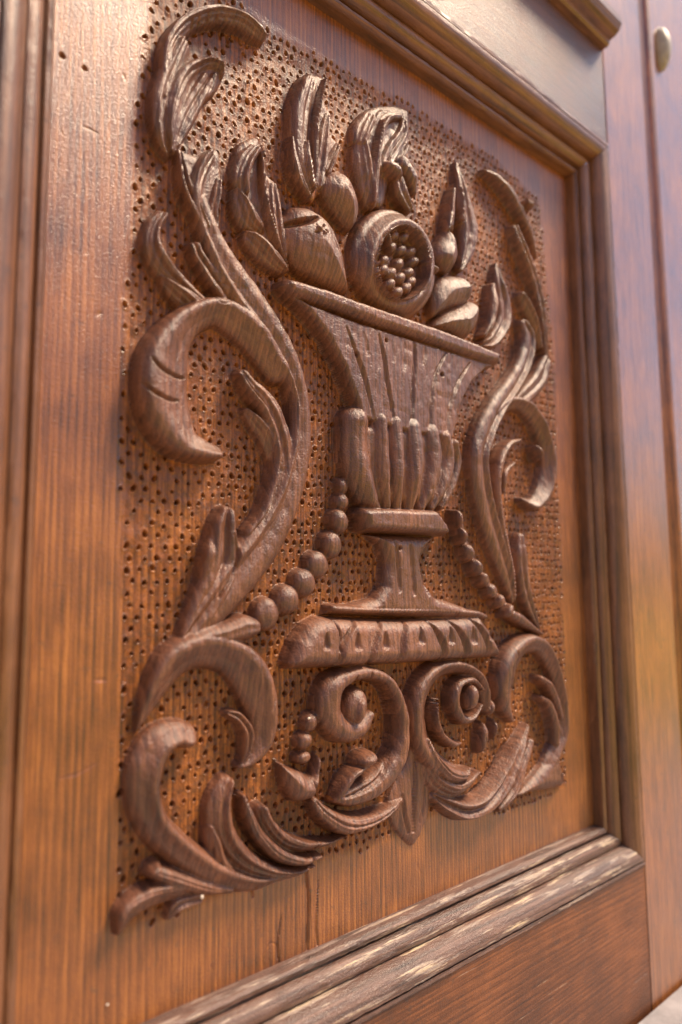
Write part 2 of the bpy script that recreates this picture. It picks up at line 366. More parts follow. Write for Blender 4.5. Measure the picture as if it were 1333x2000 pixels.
# --- lower left C scroll and fan
S('scroll', [(372,1440,25,9.5),(350,1436,28,10.5),(315,1455,34,11),(290,1505,37,11),(288,1562,37,11),(308,1615,36,11),(350,1660,34,10.5),(398,1695,33,10),(445,1718,28,9),(500,1728,20,8),(545,1718,10,6)], 'outL', p=2.6, ribs=2, rib=.04, label='blunt C shaped scroll')
S('leaf', [(236,1818,12,6),(252,1785,24,9),(290,1758,28,9),(345,1742,24,8),(410,1735,18,7)], 'outL')
ell('leaf', 302, 1700, 22, 21, 10); S('leaf', [(300,1702,18,8),(345,1718,20,8),(400,1734,18,7),(450,1738,10,6)], 'round')
S('leaf', [(330,1790,8,4),(350,1768,16,6),(390,1755,14,6)], 'gouge')
S('leaf', [(446,1532,17,9.5),(436,1562,23,10.5),(434,1605,28,11),(450,1650,30,10.5),(485,1688,28,10),(530,1708,22,9),(580,1708,12,7),(615,1694,5,5)], 'outL', ribs=3, rib=.07)
S('leaf', [(474,1556,8,7),(486,1590,14,9),(505,1630,16,9),(545,1668,17,9),(590,1682,12,8),(625,1672,6,5)], 'round')
S('leaf', [(410,1618,9,7),(418,1645,16,9),(428,1680,18,9),(450,1710,16,8)], 'outL')
S('leaf', [(513,1584,15,9.5),(522,1608,18,10),(550,1640,20,10),(590,1654,16,9.5),(635,1650,11,8),(676,1634,5,5)], 'outL')
# --- centre left volute
S('volute', [(720,1398,14,9),(700,1425,22,10.5),(668,1425,27,11),(646,1392,28,11),(650,1348,26,11),(680,1322,19,11),(718,1314,15,11),(756,1330,15,11.5),(780,1376,16,12),(786,1432,17,12),(774,1488,22,11.5),(736,1532,27,10.5),(690,1555,24,9),(655,1562,10,6)], 'round', p=3.2, label='left of the two round volutes under the vase')
ell('volute', 696, 1381, 33, 42, 11, p=3.2); ell('volute', 700, 1385, 23, 29, 13.5, p=4)
ell('leaf', 720, 1484, 30, 19, 13); S('leaf', [(716,1500,12,11),(692,1520,18,12),(672,1548,16,10),(655,1566,7,7)], 'outR')
cut([(688,1318,2),(690,1332,4),(696,1344,2)], 3, 1, 10); cut([(716,1312,2),(718,1326,3)], 2, 1, 10)
cut([(760,1480,3),(735,1520,5),(700,1545,5),(670,1560,2)], 2.2, 1, 11)
S('leaf', [(614,1566,12,7),(636,1592,18,10),(676,1612,22,11),(720,1606,18,10),(760,1585,12,8),(785,1560,5,5)], 'round', ribs=2, rib=.04)
blob('bud', [(553,1490),(570,1500),(598,1508),(612,1515),(622,1480),(632,1464),(638,1480),(634,1520),(624,1558),(604,1570),(575,1566),(558,1540)], 11, 9, 2.4, label='bud with a cleft cup')
cut([(606,1512,3),(614,1540,3),(620,1562,2)], 2.0, 1, 10)
ell('bead', 609, 1411, 19, 22, 6.5); ell('bead', 598, 1448, 20, 20, 6.5); ell('bead', 594, 1480, 20, 15, 6.5, p=3)
# --- tuft under the middle
blob('leaf', [(800,1420),(815,1400),(828,1440),(840,1500),(845,1560),(838,1600),(815,1650),(795,1645),(768,1610),(758,1565),(775,1520),(795,1480)], 3.6, 10, 2, label='small drooping tuft of leaves between the volutes')
cut([(815,1450,3),(808,1540,6),(806,1630,5)], 2.6, 1, 4); cut([(785,1550,3),(790,1590,5),(800,1630,3)], 2, 1, 5); cut([(830,1530,3),(828,1570,5),(820,1610,3)], 2, 1, 5)
# --- centre right volute
S('volute', [(948,1385,8,8),(948,1350,12,10),(930,1318,14,11),(898,1304,15,11),(860,1312,20,11),(832,1345,23,11),(822,1395,23,11),(830,1447,25,11),(858,1492,26,11),(895,1510,16,10),(918,1505,6,7)], 'outR', p=2.8, label='right of the two round volutes under the vase')
S('volute', [(936,1376,6,9),(922,1400,9,9.5),(902,1404,12,9.5),(888,1374,12,9.5),(895,1338,11,9.5),(920,1328,9,9.5),(938,1345,7,9.5)], 'round', p=3)
ell('volute', 919, 1362, 21, 28, 13, p=4)
S('volute', [(850,1362,4,9),(848,1400,8,10.5),(858,1432,10,10.5),(882,1452,9,9),(897,1450,4,7)], 'round')
S('leaf', [(832,1445,8,9),(848,1482,15,12),(875,1510,18,12),(906,1514,13,10),(916,1500,5,7)], 'round')
S('leaf', [(830,1488,10,9),(852,1528,18,11),(888,1545,20,11),(918,1532,15,9),(935,1510,7,7)], 'outL')
S('leaf', [(848,1555,8,6),(875,1572,18,9),(912,1585,22,11),(950,1572,24,11),(980,1538,22,10),(1002,1495,18,10),(1018,1455,12,9),(1030,1418,6,6)], 'twin', ribs=2, rib=.05)
S('leaf', [(975,1580,8,7),(1005,1545,12,8),(1020,1500,12,8),(1036,1450,8,6)], 'round')
cut([(930,1562,4),(965,1530,6),(995,1480,6),(1008,1450,3)], 3.5, 1, 10)
ell('bead', 958, 1382, 13, 18, 9); ell('bud', 945, 1442, 14, 33, 9, p=2.4); ell('bud', 966, 1425, 9, 22, 7)
cut([(946,1415,2),(943,1445,3),(948,1470,2)], 1.5, 1, 8)
# --- right lower curl
S('scroll', [(1000,1402,10,7),(993,1372,20,10),(995,1330,25,12),(1008,1288,26,12.5),(1032,1260,22,12),(1060,1262,17,11.5),(1080,1292,13,11),(1093,1335,11,10),(1102,1385,10,9),(1100,1435,12,9),(1082,1480,13,8),(1062,1512,10,6)], 'outL', p=3, label='hooked scroll right of the vase foot')
cut([(1003,1270,2),(1012,1300,4),(1020,1330,2)], 2, 1, 12); cut([(995,1300,2),(1000,1330,4),(1010,1350,2)], 2, 1, 12)
S('leaf', [(1055,1325,8,9),(1072,1338,10,10),(1086,1370,9,9),(1094,1400,7,8)], 'round'); S('leaf', [(1056,1362,6,7),(1072,1375,9,8),(1084,1410,9,8),(1086,1450,8,7)], 'round')
blob('leaf', [(1085,1470),(1098,1490),(1110,1528),(1098,1540),(1050,1548),(1010,1558),(1040,1520)], 7, 7)
cut([(1088,1510,3),(1098,1525,6),(1102,1535,3)], 3, 1, 6)
# --- right bead string
for u, v, ru, rv, h in [(895,1014,12,19,9),(904,1047,14,18,10),(917,1079,16,18,10),(932,1108,16,17,10),(945,1132,15,15,10),(960,1154,15,15,9.5),(976,1174,14,14,9.5),(993,1193,15,14,9)]:
    ell('bead', u, v, ru*1.13, rv*1.12, h*rng0.uniform(.85, 1.08), p=rng0.uniform(2.2, 3.4), rot=rng0.uniform(-25, 25))
S('scroll', [(1000,1200,12,9),(1020,1212,13,8),(1042,1228,8,6),(1058,1238,4,4)], 'round')
# --- right S stem and its leaves
S('leaf', [(950,333,8,7),(976,346,13,9),(1004,378,14,9.5),(1024,418,12,9),(1040,460,9,8),(1048,500,6,6)], 'outR', p=3)
ell('leaf', 1037, 398, 9, 12, 5)
S('leaf', [(1007,446,8,8),(1020,478,11,9.5),(1036,520,11,9.5),(1050,565,10,9),(1060,615,9,8.5),(1066,670,7,7),(1070,720,5,5)], 'gouge')
S('leaf', [(1022,577,9,8),(1036,602,12,9),(1050,640,10,8),(1056,675,6,6)], 'ridge')
S('leaf', [(1068,706,12,7),(1056,740,18,7),(1032,768,18,7),(1005,788,10,6)], 'gouge')
S('scroll', [(1024,632,9,8),(1034,662,14,9.5),(1026,706,17,10),(1005,748,19,10),(976,792,22,10),(952,840,23,10),(940,890,20,10),(944,950,20,9.5),(957,1010,20,9),(974,1070,18,8.5),(990,1122,14,7.5),(1002,1172,7,6)], 'lipL', label='long S shaped scroll stem on the right')
S('volute', [(975,810,16,8),(998,788,15,10),(1028,792,14,11),(1054,822,13,12),(1070,866,13,12),(1076,912,14,12),(1068,955,16,11),(1048,984,14,10),(1022,976,7,7)], 'outL', p=3, label='narrow volute of the right stem')
ell('volute', 1052, 884, 13, 19, 11)
S('leaf', [(1014,860,5,7),(990,872,10,9.5),(974,910,10,10),(971,968,9,10),(981,1035,9,9),(996,1108,8,8),(1005,1165,5,6)], 'round')
S('leaf', [(1001,905,5,6),(986,925,8,7),(982,960,6,6)], 'round')
S('leaf', [(1018,1050,9,6),(1020,1090,14,8),(1026,1145,14,8),(1040,1195,10,7),(1053,1228,4,5)], 'gouge')
# --- vase
vase = reg('vase', None, 'flared vase body cut with tapering grooves')
blob('vase', [(545,568),(600,590),(700,628),(800,660),(900,692),(972,714),(948,722),(918,752),(896,798),(882,862),(790,850),(697,822),(688,790),(664,726),(632,664),(592,612)], 9.5, 3.2, 3, smooth=False, oid=vase)
for g in [[(668,640,2),(684,685,4),(700,728,5),(712,775,4.5),(722,822,4)], [(731,655,2),(741,700,4),(747,745,4.5),(755,790,4),(760,824,4)],
          [(801,662,2),(802,705,4),(798,760,4.5),(796,828,4)], [(866,686,2),(846,725,4),(835,775,4.5),(831,836,4)], [(912,708,2),(888,745,4),(872,790,4),(864,845,4)]]:
    cut(g, 1.9, .8, 9)
for a, b in [((783,672),(780,730)), ((757,668),(760,712)), ((822,680),(818,716)), ((700,650),(712,700))]: cut([(*a,3),((a[0]+b[0])/2,(a[1]+b[1])/2,5),(*b,4)], .7, .7, 9)
blob('rim', [(544,560),(556,542),(578,543),(640,562),(700,585),(780,612),(860,640),(930,668),(976,688),(975,714),(940,712),(880,692),(800,664),(720,638),(650,612),(590,592),(560,582)], 12.5, 4.0, 2.2, smooth=False, parent=vase, label='thick rounded rim')
bowl = [(697,822),(760,826),(830,838),(885,862),(892,900),(880,950),(860,990),(790,990),(722,986),(700,950),(682,900),(678,850)]
blob('bowl', bowl, 8.2, 7, 2, oid=None, parent=vase)
for f in [[(700,824,26,12.2),(697,862,25,11),(706,920,26,12),(722,970,21,11),(732,990,13,9)], [(742,824,16,12.2),(744,870,17,13),(747,930,16,13),(752,988,11,10)],
          [(772,830,16,12.2),(774,880,17,13.5),(773,935,16,13.5),(773,990,11,10)], [(806,838,19,12.2),(811,888,20,14),(806,942,18,13.5),(797,992,11,10)],
          [(842,847,17,12.2),(847,896,18,13.5),(837,948,16,13),(820,992,11,10)], [(868,856,13,12.2),(874,900,15,12),(862,950,14,12),(841,992,9,9)],
          [(884,868,10,12.2),(890,905,11,10),(880,950,10,10),(860,990,7,8)]]:
    S('flute', f, 'round', p=2.2, parent=vase)
blob('collar', [(694,1003),(704,990),(760,990),(852,994),(872,1020),(880,1040),(868,1048),(800,1044),(740,1040),(704,1038)], 13.5, 4, 2.4, smooth=False, parent=vase)
blob('stem', [(722,1044),(856,1046),(835,1072),(826,1095),(832,1135),(852,1165),(900,1180),(952,1200),(952,1212),(790,1206),(640,1200),(640,1186),(690,1180),(730,1168),(746,1142),(750,1100),(740,1064)], 8.5, 6, 2.2, smooth=False, parent=vase)
for g in [[(765,1056,3),(770,1100,4.5),(774,1160,4)], [(795,1062,4),(798,1110,5),(802,1166,4)], [(818,1070,3),(815,1105,5),(824,1140,5),(832,1165,3)]]: cut(g, 1.8, .8, 8)
S('torus', [(648,1188,9,7.5),(700,1191,9,8.6),(780,1193,9,9),(860,1193,9,8.6),(925,1198,8,8),(944,1204,7,7)], 'round', parent=vase)
foot = blob('foot', [(628,1204),(700,1208),(790,1210),(880,1206),(942,1202),(965,1232),(978,1264),(982,1284),(900,1290),(790,1297),(690,1304),(572,1308),(560,1296),(576,1250),(600,1218)], 12.5, 7, 2.2, smooth=False, parent=vase, tilt=(790,1200,.86,790,1290,1.05), label='gadrooned foot')
for g in [[(695,1208,3),(661,1255,7),(654,1300,6)], [(744,1208,3),(721,1255,7),(714,1300,6)], [(791,1210,3),(776,1250,7),(773,1294,6)], [(832,1210,3),(852,1255,7),(857,1290,6)],
          [(871,1208,3),(895,1250,7),(901,1286,6)], [(914,1206,3),(938,1245,7),(946,1284,6)]]: cut(g, 3.4, .7, 11)
for u, v in [(627,1262), (688,1262), (742,1260), (812,1250), (870,1250), (914,1250), (952,1244)]:
    cut([(u+1,v-26,2),(u,v-6,6),(u-1,v+8,9)], 2.2, .8, 11)
# --- fruit
peach = blob('peach', [(572,404),(590,390),(618,392),(648,410),(670,440),(686,482),(696,530),(700,560),(692,572),(664,566),(620,546),(585,522),(566,490),(558,452),(562,424)], 15.5, 24, 2.0, mid=.55)
cut([(552,430,5),(576,436,9),(602,434,8),(620,424,3)], 4.8, 1, 13); cut([(640,455,2),(664,500,3),(678,550,2)], 1.0, 1, 14)
ell('star', 620, 455, 15, 16, 15.6, p=6, parent=peach); cut([(618,452,4),(624,462,4)], 2.5, 1, 15)
for a in range(5):
    cut([(620+6*math.cos(a*1.26),455+6*math.sin(a*1.26),1.5),(620+15*math.cos(a*1.26+.3),455+16*math.sin(a*1.26+.3),2.5)], 1.4, 1, 15)
fig = blob('fig', [(632,352),(645,330),(668,322),(688,332),(704,358),(715,392),(714,420),(704,440),(690,448),(674,434),(652,408),(636,380)], 13.5, 17, 2.0)
cut([(676,332,2),(696,362,4),(706,400,4),(706,432,2)], 2.2, .9, 12)
pom, sl, q, _ = ell('pomegranate', 783, 509, 92, 116, 14.5, p=3.0, mid=.6)
# ring lip and bowl of the split fruit
oid, sl, q, _ = ell('pomegranate', 800, 508, 56, 82, 16.0, p=5, oid=pom, mid=.9)
x0 = None
def dish(u, v, ru, rv, floor, h):
    x0, z0 = P(u, v, h); ax, az = P(u+ru, v, h); bx, bz = P(u, v+rv, h)
    A = np.array([[ax-x0, bx-x0], [az-z0, bz-z0]]); Ai = np.linalg.inv(A); m = np.abs(A).sum(1)
    s = box(x0-m[0]*1.5, x0+m[0]*1.5, z0-m[1]*1.5, z0+m[1]*1.5); dx, dz = XX[s]-x0, ZZ[s]-z0
    q = np.hypot(Ai[0, 0]*dx+Ai[0, 1]*dz, Ai[1, 0]*dx+Ai[1, 1]*dz)
    return s, q
s, q = dish(801, 508, 62, 88, 5, 13)
hh = H[s]; own = OWN[s]; m = (q < 1.3) & (own == pom)
ring = 15.5*(1-np.clip((q-.85)/.45, 0, 1)**2.0*.35); hh[m] = np.maximum(np.minimum(hh[m], 15.5), 0)
s, q = dish(799, 508, 49, 74, 5, 15)
hh = H[s]; m = (q < 1.6) & (OWN[s] == pom); hh[m] += (1.8*np.exp(-((q-1.14)/.13)**2)-1.0*np.exp(-((q-1.45)/.09)**2))[m]
m = q < 1; hh[m] = 4.5+9.5*np.clip((q[m]-.86)/.14, 0, 1)**1.5
for u, v in [(776,456),(796,460),(771,480),(792,485),(811,488),(786,512),(756,524),(771,530),(789,540),(806,530),(769,552),(801,560),(784,568),(810,548),(757,505),(815,508)]:
    ell('seed', u, v, 11.5, 14, 11.0, p=2.2, h0=4, parent=pom, mid=.9)
S('pomegranate', [(746,455,10,14.5),(752,475,10,14),(757,492,7,12)], 'round', oid=pom); S('pomegranate', [(845,530,12,14.5),(828,520,10,14),(816,510,4,11)], 'round', oid=pom)
blob('apple', [(858,545),(885,532),(915,534),(932,552),(934,576),(918,592),(880,604),(852,620),(846,590)], 13, 16, 2.0)
blob('apple', [(850,632),(868,610),(900,594),(930,582),(944,590),(948,616),(940,642),(918,660),(886,654),(858,644)], 13.5, 16, 2.0)
# --- leaves round the fruit
blob('leaf', [(567,268),(563,205),(576,162),(600,143),(625,146),(639,160),(636,200),(650,226),(646,258),(663,284),(660,318),(640,350),(615,395),(600,385),(580,340)], 3.6, 4, label='tall upright feathered leaf at the top')
blob('leaf', [(694,292),(696,240),(724,210),(760,204),(796,214),(802,250),(797,300),(770,330),(750,402),(724,398),(702,345)], 3.6, 4)
blob('leaf', [(458,300),(482,271),(508,272),(517,330),(542,360),(553,400),(561,528),(530,515),(484,465),(458,400)], 3.4, 4)
blob('leaf', [(343,292),(380,300),(422,288),(434,320),(432,400),(408,455),(372,420),(350,350)], 3.6, 4)
blob('leaf', [(330,300),(308,255),(306,200),(330,140),(380,112),(430,112),(442,138),(415,190),(375,205),(352,290)], 3.2, 4)
S('leaf', [(608,372,10,7),(598,325,24,8.5),(594,270,28,9),(596,215,30,9.5),(606,176,27,10),(610,162,22,9.5)], 'outL', ribs=2, p=3)
S('leaf', [(612,370,6,8),(614,310,10,9.5),(615,250,9,10),(624,195,8,10),(634,158,6,8)], 'round')
S('leaf', [(572,272,9,8),(578,305,16,10),(590,345,18,10),(604,380,10,8)], 'outR'); S('leaf', [(598,282,8,8),(600,315,12,10),(608,360,10,9)], 'round')
S('leaf', [(640,226,8,6),(634,265,14,7.5),(628,315,16,7.5),(622,360,12,7)], 'gouge'); S('leaf', [(660,284,7,6),(652,305,10,8),(640,335,10,8)], 'gouge')
S('leaf', [(500,288,15,9.5),(484,308,21,10.5),(474,340,20,10.5),(476,368,16,9)], 'outL', ribs=2, p=3); S('leaf', [(462,372,8,8),(474,395,18,10.5),(488,425,22,10.5),(508,446,15,8)], 'outL', p=3)
S('leaf', [(480,456,8,7),(500,470,19,10.5),(525,495,20,10.5),(550,520,14,9),(562,530,5,6)], 'outL', p=3)
S('leaf', [(512,285,5,8),(512,330,8,9.5),(518,390,10,10),(530,440,12,10),(545,485,10,9.5),(560,522,6,8)], 'ridge'); S('leaf', [(534,362,8,5),(538,400,14,6.5),(544,450,14,6.5),(554,500,9,6)], 'gouge')
S('leaf', [(724,228,16,8),(712,250,20,9.5),(706,272,16,9)], 'outL', p=3); S('leaf', [(778,222,16,8),(752,226,20,10),(738,262,18,9.5),(730,320,18,9),(728,380,14,8)], 'outL', p=3, ribs=2)
S('leaf', [(745,238,6,10),(738,280,9,11),(730,340,10,10.5),(727,395,8,9)], 'round'); S('leaf', [(708,274,12,9),(712,310,19,10),(720,355,18,10),(726,395,12,8)], 'outL')
S('leaf', [(790,236,8,7),(786,262,14,8),(768,292,18,8),(750,330,16,8)], 'gouge'); S('leaf', [(794,285,9,6),(782,305,13,7),(765,325,12,7)], 'gouge')
ell('bud', 768, 332, 28, 27, 12, p=2.4); S('bud', [(790,322,16,9),(804,348,14,9.5),(808,376,8,7)], 'round'); S('bud', [(778,352,14,8),(785,376,16,9),(798,404,12,8)], 'gouge')
blob('bud', [(852,492),(862,462),(876,440),(888,445),(900,468),(904,500),(896,522),(878,532),(862,524)], 12, 12, 2); cut([(886,450,2),(894,480,3),(892,515,2)], 1.8, 1, 11)
S('leaf', [(893,320,5,4),(902,360,13,7),(912,405,20,8),(920,450,22,8.5),(914,490,18,8),(902,524,8,7)], 'lipR', ribs=2); S('leaf', [(888,372,8,8),(886,400,12,9.5),(884,440,12,9)], 'outR'); S('leaf', [(898,368,6,8),(902,395,6,9),(900,430,7,9)], 'round')
S('leaf', [(880,405,6,7),(878,425,9,9),(874,448,8,9)], 'round')
S('leaf', [(970,518,5,4),(976,550,12,7),(985,590,18,8),(984,630,18,8),(964,664,16,8),(945,672,8,7)], 'gouge', ribs=2); S('leaf', [(962,560,8,7),(964,590,11,9),(958,630,10,9),(945,655,7,8)], 'round')
# --- cracks and worm holes
for c in [[(640,1186,1.6),(645,1230,2),(652,1275,1.6)], [(622,1466,1.6),(627,1500,2),(628,1550,1.8),(636,1590,1.8)], [(622,1620,2),(612,1660,3.4),(608,1700,4),(613,1760,3),(611,1830,3),(610,1866,2.4)],
          [(632,1720,1.5),(628,1800,1.6),(630,1855,1.5)], [(560,1790,1.5),(552,1850,1.6),(556,1900,1.5)], [(500,1730,2),(504,1760,2.4)]]: cut(c, 2.0, .6, 6)

# ---- hand finish: soften, chisel unevenness, punched ground
def blur(a, n):
    k = np.exp(-np.linspace(-2, 2, 2*n+1)**2); k /= k.sum()
    for ax in (0, 1):
        p = np.pad(a, [(n, n) if i == ax else (0, 0) for i in (0, 1)], 'edge'); o = np.zeros_like(a)
        for i, w_ in enumerate(k): o += w_*(p[i:i+a.shape[0], :] if ax == 0 else p[:, i:i+a.shape[1]])
        a = o
    return a
rng = np.random.default_rng(7)
def vnoise(cell, zx=1.0):
    """smooth value noise, cell in mm"""
    gx = (XX-XL)/cell; gz = (ZZ-ZB)/(cell*zx); nx, nz = int(gx.max())+3, int(gz.max())+3
    g = rng.random((nz, nx))*2-1; ix, iz = gx.astype(int), gz.astype(int); fx, fz = gx-ix, gz-iz
    fx = fx*fx*(3-2*fx); fz = fz*fz*(3-2*fz)
    return (g[iz, ix]*(1-fx)+g[iz, ix+1]*fx)*(1-fz)+(g[iz+1, ix]*(1-fx)+g[iz+1, ix+1]*fx)*fz
Hs = blur(H, 1)
carv = OWN > 0
near = blur(carv.astype(float), 6)
H = Hs+np.where(carv, .38*np.abs(vnoise(4.2, 1.5))+.18*vnoise(7, 1)+.16*vnoise(2.0, 2.0)+.09*vnoise(1.1, 2), 0)
pun = np.clip(PUN/4, 0, 1)*(~carv)
H += pun*(.34*vnoise(6, 1.4)+.20*vnoise(2.3, 1.8)+.10*vnoise(1.1, 2.4)) + (1-pun)*(~carv)*(.10*vnoise(18, 3)+.03*vnoise(2.5, 9))
# punch marks
cells = {}
z = ZB+2
pits = []
row = 0
while z < ZT:
    zr = z; x = XL+3+(row % 2)*2.2
    while x < XR:
        # spacing: wide and regular near the left edge, tight and busy elsewhere
        left = np.clip((150-x)/40, 0, 1)
        step = 4.0+1.2*left-.3*np.clip((x-300)/60, 0, 1)
        jx, jz = rng.normal(0, .32, 2)
        if rng.random() < .93-.03*left: pits.append((x+jx, zr+jz*1.1))
        x += step
    z += 4.3; row += 1
def samp(A, x, z):
    i = min(max(int(np.searchsorted(xs, x)), 0), len(xs)-1); j = min(max(int(np.searchsorted(zs, z)), 0), len(zs)-1); return A[j, i]
for x, z in pits:
    if samp(PUN, x, z) < .8 or samp(near, x, z) > .30: continue
    r = rng.uniform(.42, .78); dep = rng.uniform(1.5, 3.0); el = rng.uniform(.65, 1.05); sk = rng.normal(0, .25)
    sl = box(x-2.4, x+2.4, z-2.4, z+2.4)
    d = np.hypot((XX[sl]-x)+sk*(ZZ[sl]-z), (ZZ[sl]-z)*el)/r
    H[sl] += np.where(carv[sl], 0, -dep*np.exp(-d**4*.8)+rng.uniform(.1, .35)*np.exp(-(d-1.7)**2*3))
for u, v, r in [(699,691,1.1),(757,664,.9),(866,731,1.1),(787,1070,.9),(122,108,.9),(166,133,.8),(640,1480,.6)]:
    x, z = P(u, v, 9 if u > 300 else 0); sl = box(x-3, x+3, z-3, z+3); d = np.hypot(XX[sl]-x, ZZ[sl]-z)/r; H[sl] -= 2.5*np.exp(-d**4)
for k in range(70):           # knocks and scratches in the plain border
    x, z = rng.uniform(XL, XR), rng.uniform(ZB, ZT)
    if samp(PUN, x, z) > 1: continue
    L_, an, dp = rng.exponential(1.4)+.4, rng.uniform(0, math.pi), rng.uniform(.06, .4)
    sl = box(x-9, x+9, z-9, z+9); dx, dz = XX[sl]-x, ZZ[sl]-z; e1 = (dx*math.cos(an)+dz*math.sin(an))/L_; e2 = (-dx*math.sin(an)+dz*math.cos(an))/rng.uniform(.35, .7)
    H[sl] -= dp*np.exp(-e1**4-e2**2)
for c in [[(110,1522,2),(150,1512,2.5),(196,1486,2)], [(118,250,1.5),(122,262,2)], [(160,245,2),(196,262,2)],
          [(512,1895,1.6),(514,1868,2),(528,1843,2),(542,1848,2),(544,1872,2),(534,1896,2)]]: cut(c, .45, 1, 0)
# carved details keep crisp floor: nothing deeper than the board
H = np.maximum(H, -4.5)

# ---- split the field into one mesh per carved piece
V = np.stack([XX, -H, ZZ], -1)*MM
gz_, gx_ = np.gradient(H, zs, xs)
NR = np.stack([-gx_, -np.ones_like(H), -gz_], -1); NR /= np.linalg.norm(NR, axis=-1)[..., None]
nz, nx = H.shape
idx = np.arange(nz*nx).reshape(nz, nx)
quads = np.stack([idx[:-1, :-1], idx[:-1, 1:], idx[1:, 1:], idx[1:, :-1]], -1).reshape(-1, 4)
fo = np.maximum.reduce([OWN[:-1, :-1], OWN[:-1, 1:], OWN[1:, 1:], OWN[1:, :-1]]).reshape(-1)
fog = fo.reshape(nz-1, nx-1)
def tidy(i):
    """keep only the largest connected patch of piece i; crumbs go to the neighbour they touch"""
    js, is_ = np.nonzero(fog == i)
    left = set(zip(js.tolist(), is_.tolist())); comps = []
    while left:
        st = [left.pop()]; comp = []
        while st:
            c = st.pop(); comp.append(c)
            for d in ((c[0]+1, c[1]), (c[0]-1, c[1]), (c[0], c[1]+1), (c[0], c[1]-1)):
                if d in left: left.remove(d); st.append(d)
        comps.append(comp)
    comps.sort(key=len)
    for comp in comps[:-1]:
        votes = {}
        for j, k in comp:
            for a, b in ((j+1, k), (j-1, k), (j, k+1), (j, k-1)):
                if 0 <= a < fog.shape[0] and 0 <= b < fog.shape[1] and fog[a, b] != i: votes[int(fog[a, b])] = votes.get(int(fog[a, b]), 0)+1
        n = max(votes, key=votes.get)
        for j, k in comp: fog[j, k] = n
for rep in range(2):
    for i in range(1, len(NAMES)): tidy(i)
fo = fog.reshape(-1)
Vf = V.reshape(-1, 3); Nf = NR.reshape(-1, 3)
OBJ = {}
def piece(i, parent, mat):
    q = quads[fo == i]
    if len(q) < 12: return None
    u, inv = np.unique(q, return_inverse=True)
    o = mesh_obj(NAMES[i], Vf[u], inv.reshape(-1, 4), mat, parent, smooth=True, normals=Nf[u].astype(np.float32))
    if i == 0:
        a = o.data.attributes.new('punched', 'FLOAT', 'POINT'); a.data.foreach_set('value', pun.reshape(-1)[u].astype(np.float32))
    if LABEL[i]: o['label'] = LABEL[i]
    OBJ[i] = o; return o
piece(0, door, M_PANEL)
for i in range(1, len(NAMES)):
    if PARENT[i] is None: piece(i, door, M_CARVE)
for i in range(1, len(NAMES)):
    if PARENT[i] is not None: piece(i, OBJ[PARENT[i]], M_CARVE)

# ------------------------------------------------------------------ mouldings, stiles, rails
HS = 20.0                                          # stile face height above the panel
prof = [(0, -3), (0, 4.5), (.4, 6.4), (1.6, 7.6), (3.2, 7.7), (4.2, 6.9), (4.3, 5.4), (5.2, 5.4), (5.3, 8.6), (6.4, 10.6), (8.4, 12.0), (10.6, 12.6), (12.2, 12.3), (12.3, 10.7), (13.2, 10.7), (13.3, 14), (14.6, 17.2),
        (16.8, 19.4), (19.4, 20.7), (21.6, 21.2), (23.4, 21.2), (23.5, 18.9), (24.7, 18.9), (24.8, 20.8), (26.8, 21), (27.4, 20.6), (27.4, 17)]
prof = [(a*.86, b) for a, b in prof]
MW = 27.4*.86
x0, x1, z0, z1 = XL+.5, XR-.3, ZB+.3, ZT-.3
def moulding(side, mat):
    n = 160; vs = []; rs = np.random.default_rng({'l': 1, 'r': 2, 't': 3, 'b': 4}[side])
    wob = np.cumsum(rs.normal(0, .02, (n, len(prof))), axis=0); wob -= wob.mean(0)
    wear = rs.normal(0, .12 if side == 'b' else .06, (n, len(prof)))
    for k in range(n):
        t = .0004+.9992*k/(n-1)
        for j, (s, h) in enumerate(prof):
            hh = h+(wob[k, j]*.9+wear[k, j])*(1 if 0 < j < len(prof)-1 else 0)
            if side == 't': x, z = (x0-s)+(x1-x0+2*s)*t, z1+s
            if side == 'b': x, z = (x0-s)+(x1-x0+2*s)*t, z0-s
            if side == 'l': x, z = x0-s, (z0-s)+(z1-z0+2*s)*t
            if side == 'r': x, z = x1+s, (z0-s)+(z1-z0+2*s)*t
            vs.append((x*MM, -hh*MM, z*MM))
    m = len(prof); f = []
    for k in range(n-1):
        for j in range(m-1):
            a = k*m+j; q = (a, a+1, a+1+m, a+m); f.append(q if side in 'bl' and side != 'l' or side == 'r' and False else q[::-1])
    o = mesh_obj('moulding', vs, f, mat, door, smooth=True); o.data.set_sharp_from_angle(angle=R_(32))
    return o
moulding('t', M_MLDX)['label'] = 'dark stepped moulding above the panel'
moulding('b', M_PEEL)['label'] = 'weathered moulding below the panel with flaking varnish'
moulding('l', M_MLDZ); moulding('r', M_MLDZ)['label'] = 'grooved upright moulding right of the panel'

def slab(name, x0, x1, z0, z1, h, mat, bevel=.8, depth=14, parent=door, nx=1, nzz=1):
    """board: bevelled box from h-depth to h"""
    b = bevel; vs = []; rings = [(0, h-depth), (0, h-b), (b*.3, h-b*.3), (b, h)]
    for s, y in rings:
        for x, z in [(x0+s, z0+s), (x1-s, z0+s), (x1-s, z1-s), (x0+s, z1-s)]: vs.append((x*MM, -y*MM, z*MM))
    f = [(0, 3, 2, 1)]
    for r in range(3):
        for k in range(4):
            a = r*4+k; c = r*4+(k+1) % 4; f.append((a, c, c+4, a+4))
    f.append((12, 13, 14, 15))
    return mesh_obj(name, vs, f, mat, parent)
xo0, xo1, zo0, zo1 = x0-MW, x1+MW, z0-MW, z1+MW
XE = 505.0
slab('stile', xo0-90, xo0-.1, zo0-260, zo1+290, HS, M_STILE)
slab('rail', xo0+.1, xo1-.1, zo0-190, zo0-.2, HS-.3, M_WORN)['label'] = 'lower rail under the weathered moulding'
